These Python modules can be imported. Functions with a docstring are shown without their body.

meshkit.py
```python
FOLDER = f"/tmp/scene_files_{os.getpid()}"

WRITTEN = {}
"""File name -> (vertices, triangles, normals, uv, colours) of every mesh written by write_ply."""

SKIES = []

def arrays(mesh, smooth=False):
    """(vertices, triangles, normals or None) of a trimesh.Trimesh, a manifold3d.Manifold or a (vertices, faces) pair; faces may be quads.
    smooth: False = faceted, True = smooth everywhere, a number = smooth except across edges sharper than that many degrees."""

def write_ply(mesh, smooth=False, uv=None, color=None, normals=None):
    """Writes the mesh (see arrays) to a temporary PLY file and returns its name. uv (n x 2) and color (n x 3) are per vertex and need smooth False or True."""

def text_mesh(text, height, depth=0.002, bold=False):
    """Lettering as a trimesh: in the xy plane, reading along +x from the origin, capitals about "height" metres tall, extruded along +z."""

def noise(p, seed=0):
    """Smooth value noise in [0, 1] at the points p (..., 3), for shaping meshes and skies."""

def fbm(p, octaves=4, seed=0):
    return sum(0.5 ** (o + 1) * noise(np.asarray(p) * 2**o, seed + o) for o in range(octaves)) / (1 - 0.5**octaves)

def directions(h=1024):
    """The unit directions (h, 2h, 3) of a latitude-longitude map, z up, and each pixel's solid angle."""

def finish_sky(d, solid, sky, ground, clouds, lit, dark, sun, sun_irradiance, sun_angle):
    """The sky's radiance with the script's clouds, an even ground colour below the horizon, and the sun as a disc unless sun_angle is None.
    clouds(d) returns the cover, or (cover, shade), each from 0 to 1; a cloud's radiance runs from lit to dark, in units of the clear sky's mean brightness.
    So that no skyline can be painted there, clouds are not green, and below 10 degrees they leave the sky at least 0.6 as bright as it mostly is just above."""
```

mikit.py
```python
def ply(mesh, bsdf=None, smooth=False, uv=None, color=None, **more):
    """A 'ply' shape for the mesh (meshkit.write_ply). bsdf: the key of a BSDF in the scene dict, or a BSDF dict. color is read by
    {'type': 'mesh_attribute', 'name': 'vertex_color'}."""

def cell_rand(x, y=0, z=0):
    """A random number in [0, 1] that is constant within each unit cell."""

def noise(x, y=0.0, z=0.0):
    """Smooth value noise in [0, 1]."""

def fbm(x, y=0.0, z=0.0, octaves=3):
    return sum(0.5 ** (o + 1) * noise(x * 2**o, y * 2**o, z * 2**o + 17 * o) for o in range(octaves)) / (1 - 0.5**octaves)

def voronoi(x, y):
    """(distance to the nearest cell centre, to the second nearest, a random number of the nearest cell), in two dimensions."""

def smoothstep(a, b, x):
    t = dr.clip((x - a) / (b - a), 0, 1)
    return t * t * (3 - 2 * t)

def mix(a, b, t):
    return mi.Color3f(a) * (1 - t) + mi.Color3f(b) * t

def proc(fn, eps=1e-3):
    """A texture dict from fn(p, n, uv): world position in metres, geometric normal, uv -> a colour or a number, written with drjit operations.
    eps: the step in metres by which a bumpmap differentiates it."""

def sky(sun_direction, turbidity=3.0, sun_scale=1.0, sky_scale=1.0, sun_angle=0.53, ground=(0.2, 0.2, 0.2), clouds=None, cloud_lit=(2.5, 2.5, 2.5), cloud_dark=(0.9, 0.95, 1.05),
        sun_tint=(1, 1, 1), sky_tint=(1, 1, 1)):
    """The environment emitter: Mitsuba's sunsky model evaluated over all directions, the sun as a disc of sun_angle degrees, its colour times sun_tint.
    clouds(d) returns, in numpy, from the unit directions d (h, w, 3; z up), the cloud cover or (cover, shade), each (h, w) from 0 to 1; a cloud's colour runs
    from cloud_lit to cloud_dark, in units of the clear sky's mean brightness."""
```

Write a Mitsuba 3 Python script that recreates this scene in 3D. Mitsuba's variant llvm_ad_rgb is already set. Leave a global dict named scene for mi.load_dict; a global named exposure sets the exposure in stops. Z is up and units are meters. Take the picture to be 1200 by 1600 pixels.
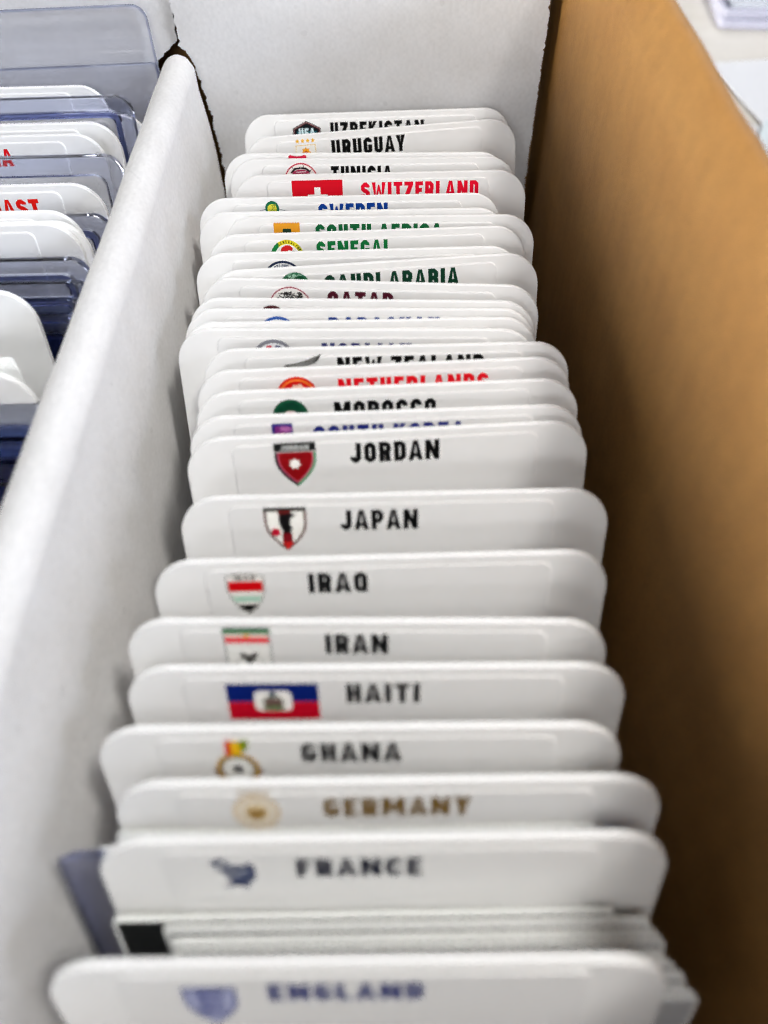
import math
import numpy as np, trimesh, mitsuba as mi, drjit as dr
import shapely
from shapely.geometry import Polygon, LineString, Point, box as sbox
from shapely.ops import unary_union
import mikit, meshkit
from mikit import fbm, noise, mix, smoothstep, proc

T = mi.ScalarTransform4f
MM = 0.001
ZT = 0.091          # height of the divider tops above the table (table top = 0)
rng = np.random.default_rng(7)
scene, labels = {}, {}

# ------------------------------------------------------------------ camera, lamps, exposure
PITCH, ROLL, YAW, CAMH = 0.92780706, 0.03024392, -0.01245165, 0.0985764
def _cam():
    cr, sr = math.cos(ROLL), math.sin(ROLL); cp, sp = math.cos(PITCH), math.sin(PITCH); cy, sy = math.cos(YAW), math.sin(YAW)
    def yaw(v): return np.array([v[0]*cy + v[1]*sy, -v[0]*sy + v[1]*cy, v[2]])
    X, Dn, F = np.array([1., 0, 0]), np.array([0, -sp, -cp]), np.array([0, cp, -sp])
    return np.array([0, 0, ZT + CAMH]), yaw(F), yaw(sr*X - cr*Dn)
_o, _f, _u = _cam()
scene['camera'] = {'type': 'thinlens', 'fov': 2*math.degrees(math.atan(600/1190.)), 'fov_axis': 'x', 'near_clip': 0.01, 'far_clip': 30.0,
                   'aperture_radius': 0.0013, 'focus_distance': 0.178, 'to_world': T().look_at(list(_o), list(_o + _f), list(_u))}
exposure = 0.2
TARGET = np.array([0, 0.10, ZT])
def lamp(key, direction, dist, half_w, half_h, rgb):
    d = np.array(direction, float); d /= np.linalg.norm(d); c = TARGET + d*dist
    scene[key] = {'type': 'rectangle', 'to_world': T().look_at(list(c), list(TARGET), [0, 0.2, 1]) @ T().scale([half_w, half_h, 1]),
                  'emitter': {'type': 'area', 'radiance': {'type': 'rgb', 'value': list(rgb)}}}
def E_to_L(E, dist, hw, hh): return E*dist*dist/(4*hw*hh)
def lampE(key, direction, dist, hw, hh, E, tint): lamp(key, direction, dist, hw, hh, [E_to_L(E, dist, hw, hh)*t for t in tint])
lampE('window_light', (1.0, -0.38, 0.52), 2.2, 0.34, 0.24, 1.62, (0.87, 0.98, 1.18))
lampE('ceiling_lamp', (0.45, -0.17, 1.0), 2.0, 0.14, 0.14, 2.02, (1.02, 1.0, 0.97))
lampE('side_window_light', (-1.0, -0.20, 0.095), 2.4, 0.75, 0.27, 7.8, (1.0, 0.99, 0.96))
lampE('front_window_light', (0.1, -0.7, 1.0), 2.0, 0.40, 0.40, 0.76, (0.99, 1.0, 1.02))
lampE('far_window_light', (0.1, 1.0, 0.75), 2.4, 0.75, 0.60, 1.42, (0.97, 1.0, 1.06))
lampE('low_front_window_light', (-0.2, -1.0, 0.42), 2.0, 0.40, 0.30, 0.85, (0.98, 1.0, 1.03))
for k, l in (('window_light', 'bright window pane high on the right'), ('ceiling_lamp', 'square white ceiling lamp above the box'), ('side_window_light', 'wide bright window pane on the left'), ('front_window_light', 'bright window pane high behind the camera'), ('low_front_window_light', 'small bright window pane low behind the camera'), ('far_window_light', 'wide bright window pane beyond the far end of the box')):
    labels[k] = {'label': l, 'category': 'lamp'}

# ------------------------------------------------------------------ materials
def lin(c):
    c = np.asarray(c, float)/255.
    return np.where(c < 0.04045, c/12.92, ((c + 0.055)/1.055)**2.4)
def rgb(c): return {'type': 'rgb', 'value': [float(x) for x in c]}
def two(b): return {'type': 'twosided', 'b': b}
MAT = {}
def mat(name, d): scene['mat_' + name] = d; MAT[name] = 'mat_' + name

def f_kraft(p, n, uv):
    x, y, z = p.x*1000, p.y*1000, p.z*1000
    a = fbm(y*0.11 + x*0.02, z*0.13, 3.1, 4)
    g = fbm(y*0.8, z*0.6, x*0.8, 4)
    h = noise(y*4.5, z*2.2, x*4.5)
    k = 0.75 + 0.10*a + 0.24*g + 0.20*h + 0.02*dr.sin(y*0.95)
    return mix((0.213, 0.099, 0.0235), (0.24, 0.12, 0.031), a)*k
def f_kraft_h(p, n, uv):
    x, y, z = p.x*1000, p.y*1000, p.z*1000
    return 0.00018*fbm(y*0.25, z*0.2, x*0.2, 3) + 0.00007*fbm(y*2.2, z*1.6, x*2.2, 2) + 0.000012*dr.sin(y*0.95)
mat('kraft', two({'type': 'bumpmap', 'arbitrary': proc(f_kraft_h, 2e-4), 'scale': 1.0, 'b': {'type': 'principled', 'base_color': proc(f_kraft), 'roughness': 0.62, 'specular': 0.35}}))
def f_board(p, n, uv):
    x, y, z = p.x*1000, p.y*1000, p.z*1000
    a = fbm(y*0.09 + x*0.08, z*0.10, 9.1, 4)
    g = fbm(y*1.3, z*1.3, x*1.3, 4)
    s = smoothstep(0.80, 0.86, noise(x*0.55 + y*0.4, z*0.5, 5.5))
    return mix((0.55, 0.54, 0.53), (0.65, 0.65, 0.655), a)*(0.92 + 0.16*g)*(1 - 0.07*s)
def f_board_h(p, n, uv):
    x, y, z = p.x*1000, p.y*1000, p.z*1000
    return 0.00006*fbm(x*1.1, z*1.1, y*1.1, 3)
mat('board', two({'type': 'bumpmap', 'arbitrary': proc(f_board_h, 2e-4), 'scale': 1.0, 'b': {'type': 'principled', 'base_color': proc(f_board), 'roughness': 0.75, 'specular': 0.2}}))
mat('liner', two({'type': 'bumpmap', 'arbitrary': proc(f_board_h, 2e-4), 'scale': 1.0, 'b': {'type': 'principled', 'base_color': proc(lambda p, n, uv: f_board(p, n, uv)*mi.Color3f(0.92, 0.91, 0.89)), 'roughness': 0.8, 'specular': 0.15}}))
mat('torn', two({'type': 'diffuse', 'reflectance': rgb((0.72, 0.71, 0.69))}))
mat('plastic', two({'type': 'principled', 'base_color': rgb((0.715, 0.71, 0.698)), 'roughness': 0.36, 'specular': 0.5}))
mat('sticker', two({'type': 'principled', 'base_color': rgb((0.685, 0.68, 0.67)), 'roughness': 0.30, 'specular': 0.5}))
mat('ink', two({'type': 'principled', 'base_color': {'type': 'mesh_attribute', 'name': 'vertex_color'}, 'roughness': 0.6, 'specular': 0.05}))
mat('card', two({'type': 'principled', 'base_color': rgb((0.80, 0.81, 0.79)), 'roughness': 0.5}))
def f_table(p, n, uv):
    x, y = p.x*100, p.y*100
    g = fbm(x*0.25, y*2.2, 1.0, 4); a = fbm(x*0.1, y*0.3, 4.0, 3)
    return mix((0.385, 0.355, 0.31), (0.445, 0.42, 0.38), g)*(0.93 + 0.12*a)
mat('table', two({'type': 'principled', 'base_color': proc(f_table), 'roughness': 0.45}))
mat('paper', two({'type': 'diffuse', 'reflectance': rgb((0.51, 0.51, 0.52))}))
mat('foil', two({'type': 'principled', 'base_color': rgb((0.50, 0.55, 0.56)), 'roughness': 0.35, 'metallic': 0.3}))
def f_haze(p, n, uv):
    x, y, z = p.x*1000, p.y*1000, p.z*1000
    return 0.00006*fbm(x*1.3, y*1.3, z*1.3, 2)
def clear(name, t, rough_part=0.0, col=(0.5, 0.5, 0.55)):
    g = {'type': 'thindielectric', 'int_ior': 1.5, 'specular_transmittance': rgb(t)}
    if rough_part: g = {'type': 'blendbsdf', 'weight': rough_part, 'a': g, 'b': two({'type': 'principled', 'base_color': rgb(col), 'roughness': 0.3, 'specular': 0.6})}
    mat(name, g)
clear('clear', (0.90, 0.91, 0.95), 0.03, (0.55, 0.57, 0.72))
clear('blue_film', (0.40, 0.47, 0.70), 0.06, (0.05, 0.08, 0.2))
clear('lavender_film', (0.78, 0.80, 0.93), 0.03, (0.5, 0.52, 0.7))
clear('pale', (0.95, 0.955, 0.985), 0.02, (0.6, 0.62, 0.72))
mat('clear_frame', {'type': 'dielectric', 'int_ior': 1.5, 'specular_transmittance': rgb((0.78, 0.80, 0.88))})
mat('navy_frame', {'type': 'dielectric', 'int_ior': 1.5, 'specular_transmittance': rgb((0.38, 0.42, 0.62))})
mat('navy', two({'type': 'principled', 'base_color': rgb((0.04, 0.05, 0.11)), 'roughness': 0.25, 'specular': 0.6}))

mat('lilac', two({'type': 'principled', 'base_color': rgb((0.33, 0.33, 0.40)), 'roughness': 0.18, 'specular': 0.7}))

# ------------------------------------------------------------------ helpers
def key_for(name):
    if name not in labels and not any(k == name or k.startswith(name + '__') for k in scene): return name
    i = 1
    while any(k == f'{name}_{i:03d}' or k.startswith(f'{name}_{i:03d}__') for k in list(scene) + list(labels)): i += 1
    return f'{name}_{i:03d}'
def thing(name, label, cat, group=None):
    k = key_for(name); labels[k] = {'label': label, 'category': cat}
    if group: labels[k]['group'] = group
    return k
def part(parent, name, mesh, m, smooth=30, color=None, to_world=None, label=None):
    k = f'{parent}__{name}'; i = 0
    while k in scene: i += 1; k = f'{parent}__{name}_{i:03d}'
    d = mikit.ply(mesh, MAT[m], smooth=smooth, **({'color': color} if color is not None else {}))
    if to_world is not None: d['to_world'] = to_world
    scene[k] = d
    if label: labels[k] = {'label': label}
    return k
def tag(k, label, cat, group=None, kind=None):
    labels[k] = {'label': label, 'category': cat}
    if group: labels[k]['group'] = group
    if kind: labels[k]['kind'] = kind
def rot_dir(lean, yaw, roll=0.0):
    """columns: u (across), v (up the sheet), n (towards the viewer)"""
    U = np.array([math.cos(yaw), math.sin(yaw), 0]); B = np.array([-math.sin(yaw), math.cos(yaw), 0])
    V = math.cos(lean)*np.array([0, 0, 1.]) + math.sin(lean)*B
    U, V = math.cos(roll)*U + math.sin(roll)*V, -math.sin(roll)*U + math.cos(roll)*V
    return np.stack([U, V, np.cross(U, V)], 1)
def frame(x, y, z, lean, yaw, roll=0.0):
    """local millimetres -> world metres; (x, y) in mm, z in mm above the divider tops"""
    M = np.eye(4); M[:3, :3] = rot_dir(lean, yaw, roll)*MM; M[:3, 3] = [x*MM, y*MM, ZT + z*MM]
    return T(M.tolist())
def ring_pts(g, seg=0.5):
    return np.array(g.exterior.coords)[:-1]
def rrect(x0, y0, x1, y1, r, corners='tl tr bl br', n=10):
    pts = []
    for name, cx, cy, a0 in (('br', x1, y0, -90), ('tr', x1, y1, 0), ('tl', x0, y1, 90), ('bl', x0, y0, 180)):
        if name in corners and r > 0:
            sx, sy = (-1 if 'r' in name else 1), (-1 if 't' in name else 1)
            for a in np.radians(np.linspace(a0, a0 + 90, n)): pts.append((cx + sx*r + r*math.cos(a), cy + sy*r + r*math.sin(a)))
        else: pts.append((cx, cy))
    return Polygon(pts)
def loft(levels, cap=True):
    """levels: list of (points (n, 2), z) with equal n, counter-clockwise; closed solid from first to last"""
    n = len(levels[0][0]); V, F = [], []
    for pts, z in levels: V += [(p[0], p[1], z) for p in pts]
    for l in range(len(levels) - 1):
        for i in range(n):
            j = (i + 1) % n; a, b, c, d = l*n + i, l*n + j, (l + 1)*n + j, (l + 1)*n + i
            F += [[a, b, c], [a, c, d]]
    if cap:
        for l, flip in ((0, True), (len(levels) - 1, False)):
            v2, f = trimesh.creation.triangulate_polygon(Polygon(levels[l][0]), engine='earcut')
            tree = {tuple(np.round(p, 6)): i for i, p in enumerate(np.asarray(levels[l][0]))}
            for t in f:
                idx = [l*n + tree[tuple(np.round(v2[q], 6))] for q in t]
                P = np.asarray(levels[l][0])[[q - l*n for q in idx]]
                ccw = np.cross(P[1] - P[0], P[2] - P[0]) > 0
                F.append(idx if ccw != flip else idx[::-1])
    return trimesh.Trimesh(np.array(V, float), np.array(F), process=False)
def inset(pts, d):
    """move a counter-clockwise outline inwards by d, keeping the point count"""
    p = np.asarray(pts); a = np.roll(p, 1, 0); b = np.roll(p, -1, 0)
    e1 = p - a; e2 = b - p
    n1 = np.stack([-e1[:, 1], e1[:, 0]], 1); n2 = np.stack([-e2[:, 1], e2[:, 0]], 1)
    n1 /= np.linalg.norm(n1, axis=1, keepdims=True) + 1e-9; n2 /= np.linalg.norm(n2, axis=1, keepdims=True) + 1e-9
    m = n1 + n2; m /= (np.sum(m*n1, 1, keepdims=True) + 1e-9)
    return p + m*d
def slab(poly, z0, z1, bevel, back_bevel=True):
    pts = np.array(poly.exterior.coords)[:-1]
    if Polygon(pts).exterior.is_ccw is False: pts = pts[::-1]
    lv = []
    if back_bevel: lv += [(inset(pts, bevel), z0), (pts, z0 + bevel)]
    else: lv += [(pts, z0)]
    lv += [(pts, z1 - bevel), (inset(pts, bevel*0.3), z1 - bevel*0.3), (inset(pts, bevel), z1)]
    return loft(lv)
def bx(x0, y0, z0, x1, y1, z1):
    m = trimesh.creation.box(extents=[x1 - x0, y1 - y0, z1 - z0]); m.apply_translation([(x0 + x1)/2, (y0 + y1)/2, (z0 + z1)/2]); return m
def flat(items):
    """items: (shapely geometry in mm, srgb colour) -> one mesh of stacked thin prints with vertex colours"""
    V, F, C, at = [], [], [], 0
    for i, (g, c) in enumerate(items):
        z = 0.42 + 0.012*i
        for q in getattr(g, 'geoms', [g]):
            if q.geom_type != 'Polygon' or q.area < 1e-4: continue
            v, f = trimesh.creation.triangulate_polygon(q, engine='earcut')
            t = f.copy()
            cr = np.cross(v[f[:, 1]] - v[f[:, 0]], v[f[:, 2]] - v[f[:, 0]])
            t[cr < 0] = f[cr < 0][:, ::-1]
            V.append(np.column_stack([v, np.full(len(v), z)])); F.append(t + at); C.append(np.tile(lin(c), (len(v), 1))); at += len(v)
    return trimesh.Trimesh(np.vstack(V), np.vstack(F), process=False), np.vstack(C)

# ------------------------------------------------------------------ block lettering
def block_text(text, height, width=None, stroke=0.235):
    W0, S = 0.54, stroke; a = S/2; k = 0.115
    out, x = [], 0.0
    def buf(path): return LineString(path).buffer(a, cap_style=2, join_style=2, mitre_limit=3)
    for ch in text:
        W = {'I': S, 'M': 0.78, 'N': 0.64, 'W': 0.86, 'A': 0.60, 'K': 0.58, ' ': 0.30, 'J': 0.50, 'L': 0.47, 'E': 0.48, 'F': 0.47}.get(ch, W0)
        l, r, b, t, m = a, W - a, a, 1 - a, 0.5
        g = []
        if ch == 'A':
            g = [Polygon([(-.03, 0), (W/2 - .10, 1), (W/2 + .10, 1), (W + .03, 0), (W + .03 - S*1.02, 0), (W/2, .80), (-.03 + S*1.02, 0)]), sbox(W*.25, .17, W*.75, .17 + S*.85)]
        elif ch == 'B': g = [buf([(l, b), (l, t), (r - k, t), (r, t - k), (r, m + k*.9), (r - k*.9, m), (r, m - k*.9), (r, b + k), (r - k, b), (l, b), (l, m)]), buf([(l, m), (r - k*.6, m)])]
        elif ch == 'C': g = [buf([(r, .66), (r, t - k), (r - k, t), (l + k, t), (l, t - k), (l, b + k), (l + k, b), (r - k, b), (r, b + k), (r, .34)])]
        elif ch == 'D': g = [buf([(l, .3), (l, t), (r - k, t), (r, t - k), (r, b + k), (r - k, b), (l, b), (l, .4)])]
        elif ch == 'E': g = [buf([(W, t), (l, t), (l, b), (W, b)]), buf([(l, m), (W - .06, m)])]
        elif ch == 'F': g = [buf([(W, t), (l, t), (l, 0)]), buf([(l, m), (W - .06, m)])]
        elif ch == 'G': g = [buf([(r, .70), (r, t - k), (r - k, t), (l + k, t), (l, t - k), (l, b + k), (l + k, b), (r - k, b), (r, b + k), (r, .44), (W*.5, .44)])]
        elif ch == 'H': g = [buf([(l, 0), (l, 1)]), buf([(r, 0), (r, 1)]), buf([(l, m), (r, m)])]
        elif ch == 'I': g = [buf([(a, 0), (a, 1)])]
        elif ch == 'J': g = [buf([(r, 1), (r, b + k), (r - k, b), (l + k, b), (l, b + k), (l, .32)])]
        elif ch == 'K': g = [buf([(l, 0), (l, 1)]), Polygon([(l, .38), (W - S*1.1, 1), (W, 1), (W, .98), (l, .60 - .3)]).intersection(sbox(0, 0, W, 1)), Polygon([(W*.42, .60), (W, .02), (W, 0), (W - S*1.15, 0), (W*.26, .48)])]
        elif ch == 'L': g = [buf([(l, 1), (l, b), (W, b)])]
        elif ch == 'M': g = [buf([(l, 0), (l, 1)]), buf([(r, 0), (r, 1)]), Polygon([(0, 1), (S*1.1, 1), (W/2, .55), (W - S*1.1, 1), (W, 1), (W/2 + .06, .22), (W/2 - .06, .22)])]
        elif ch == 'N': g = [buf([(l, 0), (l, 1)]), buf([(r, 0), (r, 1)]), Polygon([(0, 1), (S*.95, 1), (W, 0), (W - S*.95, 0)])]
        elif ch in 'OQ':
            g = [buf([(l, .3), (l, t - k), (l + k, t), (r - k, t), (r, t - k), (r, b + k), (r - k, b), (l + k, b), (l, b + k), (l, .4)])]
            if ch == 'Q': g.append(Polygon([(W*.52, .24), (W*.68, .30), (W + .02, .0), (W - .14, -.04)]))
        elif ch == 'P': g = [buf([(l, 0), (l, t), (r - k, t), (r, t - k), (r, m + k - .06), (r - k, m - .06), (l, m - .06)])]
        elif ch == 'R': g = [buf([(l, 0), (l, t), (r - k, t), (r, t - k), (r, m + k - .04), (r - k, m - .04), (l, m - .04)]), Polygon([(W*.42, .46), (W*.42 + S*1.1, .46), (W, .0), (W - S*1.15, 0)])]
        elif ch == 'S': g = [buf([(r, .70), (r, t - k), (r - k, t), (l + k, t), (l, t - k), (l, m + k), (l + k, m), (r - k, m), (r, m - k), (r, b + k), (r - k, b), (l + k, b), (l, b + k), (l, .30)])]
        elif ch == 'T': g = [buf([(0, t), (W, t)]), buf([(W/2, 0), (W/2, 1)])]
        elif ch == 'U': g = [buf([(l, 1), (l, b + k), (l + k, b), (r - k, b), (r, b + k), (r, 1)])]
        elif ch == 'V': g = [Polygon([(-.02, 1), (S, 1), (W/2, .2), (W - S, 1), (W + .02, 1), (W/2 + .1, 0), (W/2 - .1, 0)])]
        elif ch == 'W': g = [Polygon([(0, 1), (S, 1), (W*.29, .25), (W*.45, .85), (W*.55, .85), (W*.71, .25), (W - S, 1), (W, 1), (W*.79, 0), (W*.64, 0), (W*.5, .5), (W*.36, 0), (W*.21, 0)])]
        elif ch == 'Y': g = [buf([(W/2, 0), (W/2, .5)]), Polygon([(-.02, 1), (S*1.05, 1), (W/2, .58), (W - S*1.05, 1), (W + .02, 1), (W/2 + a, .40), (W/2 - a, .40)])]
        elif ch == 'Z': g = [buf([(0, t), (W, t)]), buf([(0, b), (W, b)]), Polygon([(W - S*1.2, 1 - S*.8), (W, 1 - S*.8), (S*1.2, S*.8), (0, S*.8)])]
        if g: out.append(shapely.affinity.translate(unary_union(g), x, 0))
        x += W + (0.13 if ch != ' ' else 0.02)
    x -= 0.13
    g = unary_union(out)
    sx = height if width is None else width/x
    return shapely.affinity.scale(g, sx, height, origin=(0, 0)), x*sx

# ------------------------------------------------------------------ crests (flat print): x across from the crest's centre, y down from its top, in mm
BLACK, WHITE = (6, 7, 7), (236, 236, 232)
def circ(x, y, r, n=40): return Point(x, -y).buffer(r, quad_segs=n//4)
def ell(x, y, rx, ry): return shapely.affinity.scale(Point(x, -y).buffer(1, quad_segs=10), rx, ry)
def rect(x0, y0, x1, y1): return sbox(x0, -y1, x1, -y0)
def poly(*p): return Polygon([(x, -y) for x, y in p])
def ringc(x, y, r0, r1): return circ(x, y, r1).difference(circ(x, y, r0))
def line(w, *p): return LineString([(x, -y) for x, y in p]).buffer(w/2, cap_style=1)
def star(x, y, r, n=5, q=0.42):
    return Polygon([(x + (r if i % 2 == 0 else r*q)*math.sin(math.pi*i/n), -y + (r if i % 2 == 0 else r*q)*math.cos(math.pi*i/n)) for i in range(2*n)])
def shield(w, h, top=0.0, n=14):
    h2 = h - top; pts = [(-w/2, top), (w/2, top)]
    for i in range(1, n): 
        t = i/n; pts.append((w/2*(1 - max(0, (t - .35)/.65)**1.9), top + h2*t))
    pts.append((0, h))
    return poly(*pts, *[(-x, y) for x, y in pts[2:-1][::-1]])
def mini(text, x, y, h, w, c):
    g, ww = block_text(text, h, w, 0.22)
    return (shapely.affinity.translate(g, x - ww/2, -y - h), c)
def arc_text(text, cx, cy, r, a0, a1, h, c):
    out = []
    for i, ch in enumerate(text):
        a = math.radians(a0 + (a1 - a0)*(i/(max(len(text) - 1, 1))))
        g, w = block_text(ch, h, None, 0.22) if ch != ' ' else (None, 0)
        if g is None: continue
        g = shapely.affinity.rotate(shapely.affinity.translate(g, -w/2, 0), -math.degrees(a), origin=(0, 0))
        out.append(shapely.affinity.translate(g, cx + r*math.sin(a), -cy + r*math.cos(a)))
    return (unary_union(out), c)
def scribble(cx, cy, rx, ry, seed, n, w):
    q = np.random.default_rng(seed); g = []
    for i in range(n):
        x, y = q.uniform(-rx, rx), q.uniform(-ry, ry)
        if (x/rx)**2 + (y/ry)**2 > 1: continue
        L, a = q.uniform(.35, .9), q.uniform(-.7, .7)
        g.append(line(w*q.uniform(.6, 1.3), (cx + x, cy + y), (cx + x + L*.5*math.cos(a), cy + y - .25*q.uniform(-1, 1)), (cx + x + L*math.cos(a), cy + y + L*math.sin(a))))
    return unary_union(g)
def crest_uzbekistan(w):
    P = [(-w/2, 1.75), (0, 0), (w/2, 1.75), (w/2, 6.5), (0, 8.5), (-w/2, 6.5)]
    o = poly(*P)
    return [(o, BLACK), (o.buffer(-.22, join_style=2), (186, 150, 150)), (o.buffer(-.32, join_style=2), (74, 28, 30)), (o.buffer(-.55, join_style=2), (16, 24, 28)),
            (rect(-2.6, 2.5, 2.6, 5.5), (30, 92, 104)), mini('UFA', 0, 1.75, 2.3, 4.3, (205, 226, 230))]
def crest_uruguay(w):
    y = (228, 172, 40); out = [(star(-w/2 + .6 + i*(w - 1.2)/3, .8, .62), y) for i in range(4)]
    o = shield(w, 8.6, 1.75); out += [(o, (226, 186, 92)), (o.buffer(-.14), (226, 224, 218)), (star(0, 3.5, 1.35, 8, .6), (236, 160, 36)), (circ(0, 3.65, .55), (190, 92, 40)),
            (rect(-w/2 + .3, 5.2, w/2 - .3, 5.6), (80, 130, 190))]
    return out
def crest_turkey(w):
    r = (196, 34, 62)
    return [(poly((-w/2, .25), (-w/2 + .5, 0), (-w/4, .22), (0, .34), (w/4, .22), (w/2 - .5, 0), (w/2, .25), (w/2 - .2, 4.5), (0, 7.6), (-w/2 + .2, 4.5)), r), (ringc(.1, 3.4, .9, 1.3), WHITE), (star(.7, 3.4, .6), WHITE)]
def crest_tunisia(w):
    R = 4.3; out = [(ringc(0, R, R - .3, R), (190, 40, 66)), (circ(0, R, R - .3), (226, 220, 214))]
    g = poly((-2.6, 2.1), (-1.6, 1.15), (-.2, .95), (1.2, 1.0), (2.5, 1.9), (2.3, 2.25), (1.2, 1.55), (0, 1.35), (-1.4, 1.6), (-2.4, 2.5))
    out += [(ell(0, 2.5, 2.2, 1.0), (150, 46, 76)), (g, (38, 26, 30)), (line(.16, (-1.9, 1.3), (-2.2, .9)), BLACK), (line(.16, (.6, 1.0), (.7, .62)), BLACK), (line(.16, (2.3, 1.8), (2.75, 1.5)), BLACK), (line(.14, (-1.2, 2.1), (1.3, 2.0)), (226, 210, 214)), (ell(0, 5.2, 2.4, 1.5), (190, 40, 66))]
    return out
def crest_switzerland(w):
    return [(rect(-w/2, 0, w/2, 8.0), (204, 14, 34)), (rect(-.75, 1.6, .75, 6.4), WHITE), (rect(-2.4, 3.25, 2.4, 4.75), WHITE)]
def crest_sweden(w):
    g, y = (22, 98, 70), (208, 200, 62)
    return [(circ(0, 1.65, 1.65), g), (circ(0, 1.75, 1.12), y), (scribble(0, 1.6, .8, .8, 5, 14, .16), (120, 140, 50)), (line(.13, (-3.0, 2.15), (-1.5, 1.75)), (80, 90, 110)), (line(.13, (1.5, 1.75), (3.0, 2.15)), (80, 90, 110)), (shield(5.2, 8.4, 2.6), (30, 70, 150)), (rect(-.35, 2.6, .35, 7.4), y)]
def crest_south_africa(w):
    o = [rect(-w/2, .18, w/2, 8)] + [circ(-w/2 + .3 + i*(w - .6)/9, .22, .24, 12) for i in range(10)]
    d = (34, 58, 40)
    return [(unary_union(o), (222, 152, 42)), (unary_union([poly((-.9, 1.35), (.9, 1.35), (1.0, 2.1), (2.0, 2.2), (1.6, 2.6), (-1.6, 2.6), (-2.0, 2.2), (-1.0, 2.1)), poly((-1.9, 2.5), (1.9, 2.5), (1.2, 5.5), (-1.2, 5.5))]), d), (rect(-1.6, 3.2, 1.6, 3.5), (200, 180, 90))]
def crest_senegal(w):
    R = 3.75; full = ringc(0, R, R - .95, R)
    gr, ye, rd = (24, 122, 62), (222, 206, 40), (206, 40, 40)
    return [(circ(0, R, R - .9), WHITE), (full, ye), (full.intersection(poly((-R, 8), (-R, 0), (-2.0, 0), (-1.35, R))), gr), (full.intersection(poly((2.9, 0), (R, 0), (R, 8), (1.9, R))), (190, 186, 50)),
            arc_text('SENEGAL', 0, R, R - .78, -32, 32, .62, (46, 62, 24)), arc_text('FOOT', 0, R, R - .78, 44, 72, .6, (46, 62, 24)),
            (poly((-2.2, 3.0), (-1.4, 2.4), (-1.2, 1.7), (-.2, 1.15), (.7, 1.2), (1.4, 1.8), (1.2, 2.5), (.4, 2.2), (-.2, 3.0), (-1.0, 2.9), (-1.6, 3.3)), rd), (ell(1.5, 2.6, .5, .18), BLACK), (ell(-.1, 4.6, 1.9, 1.0), rd)]
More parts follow.
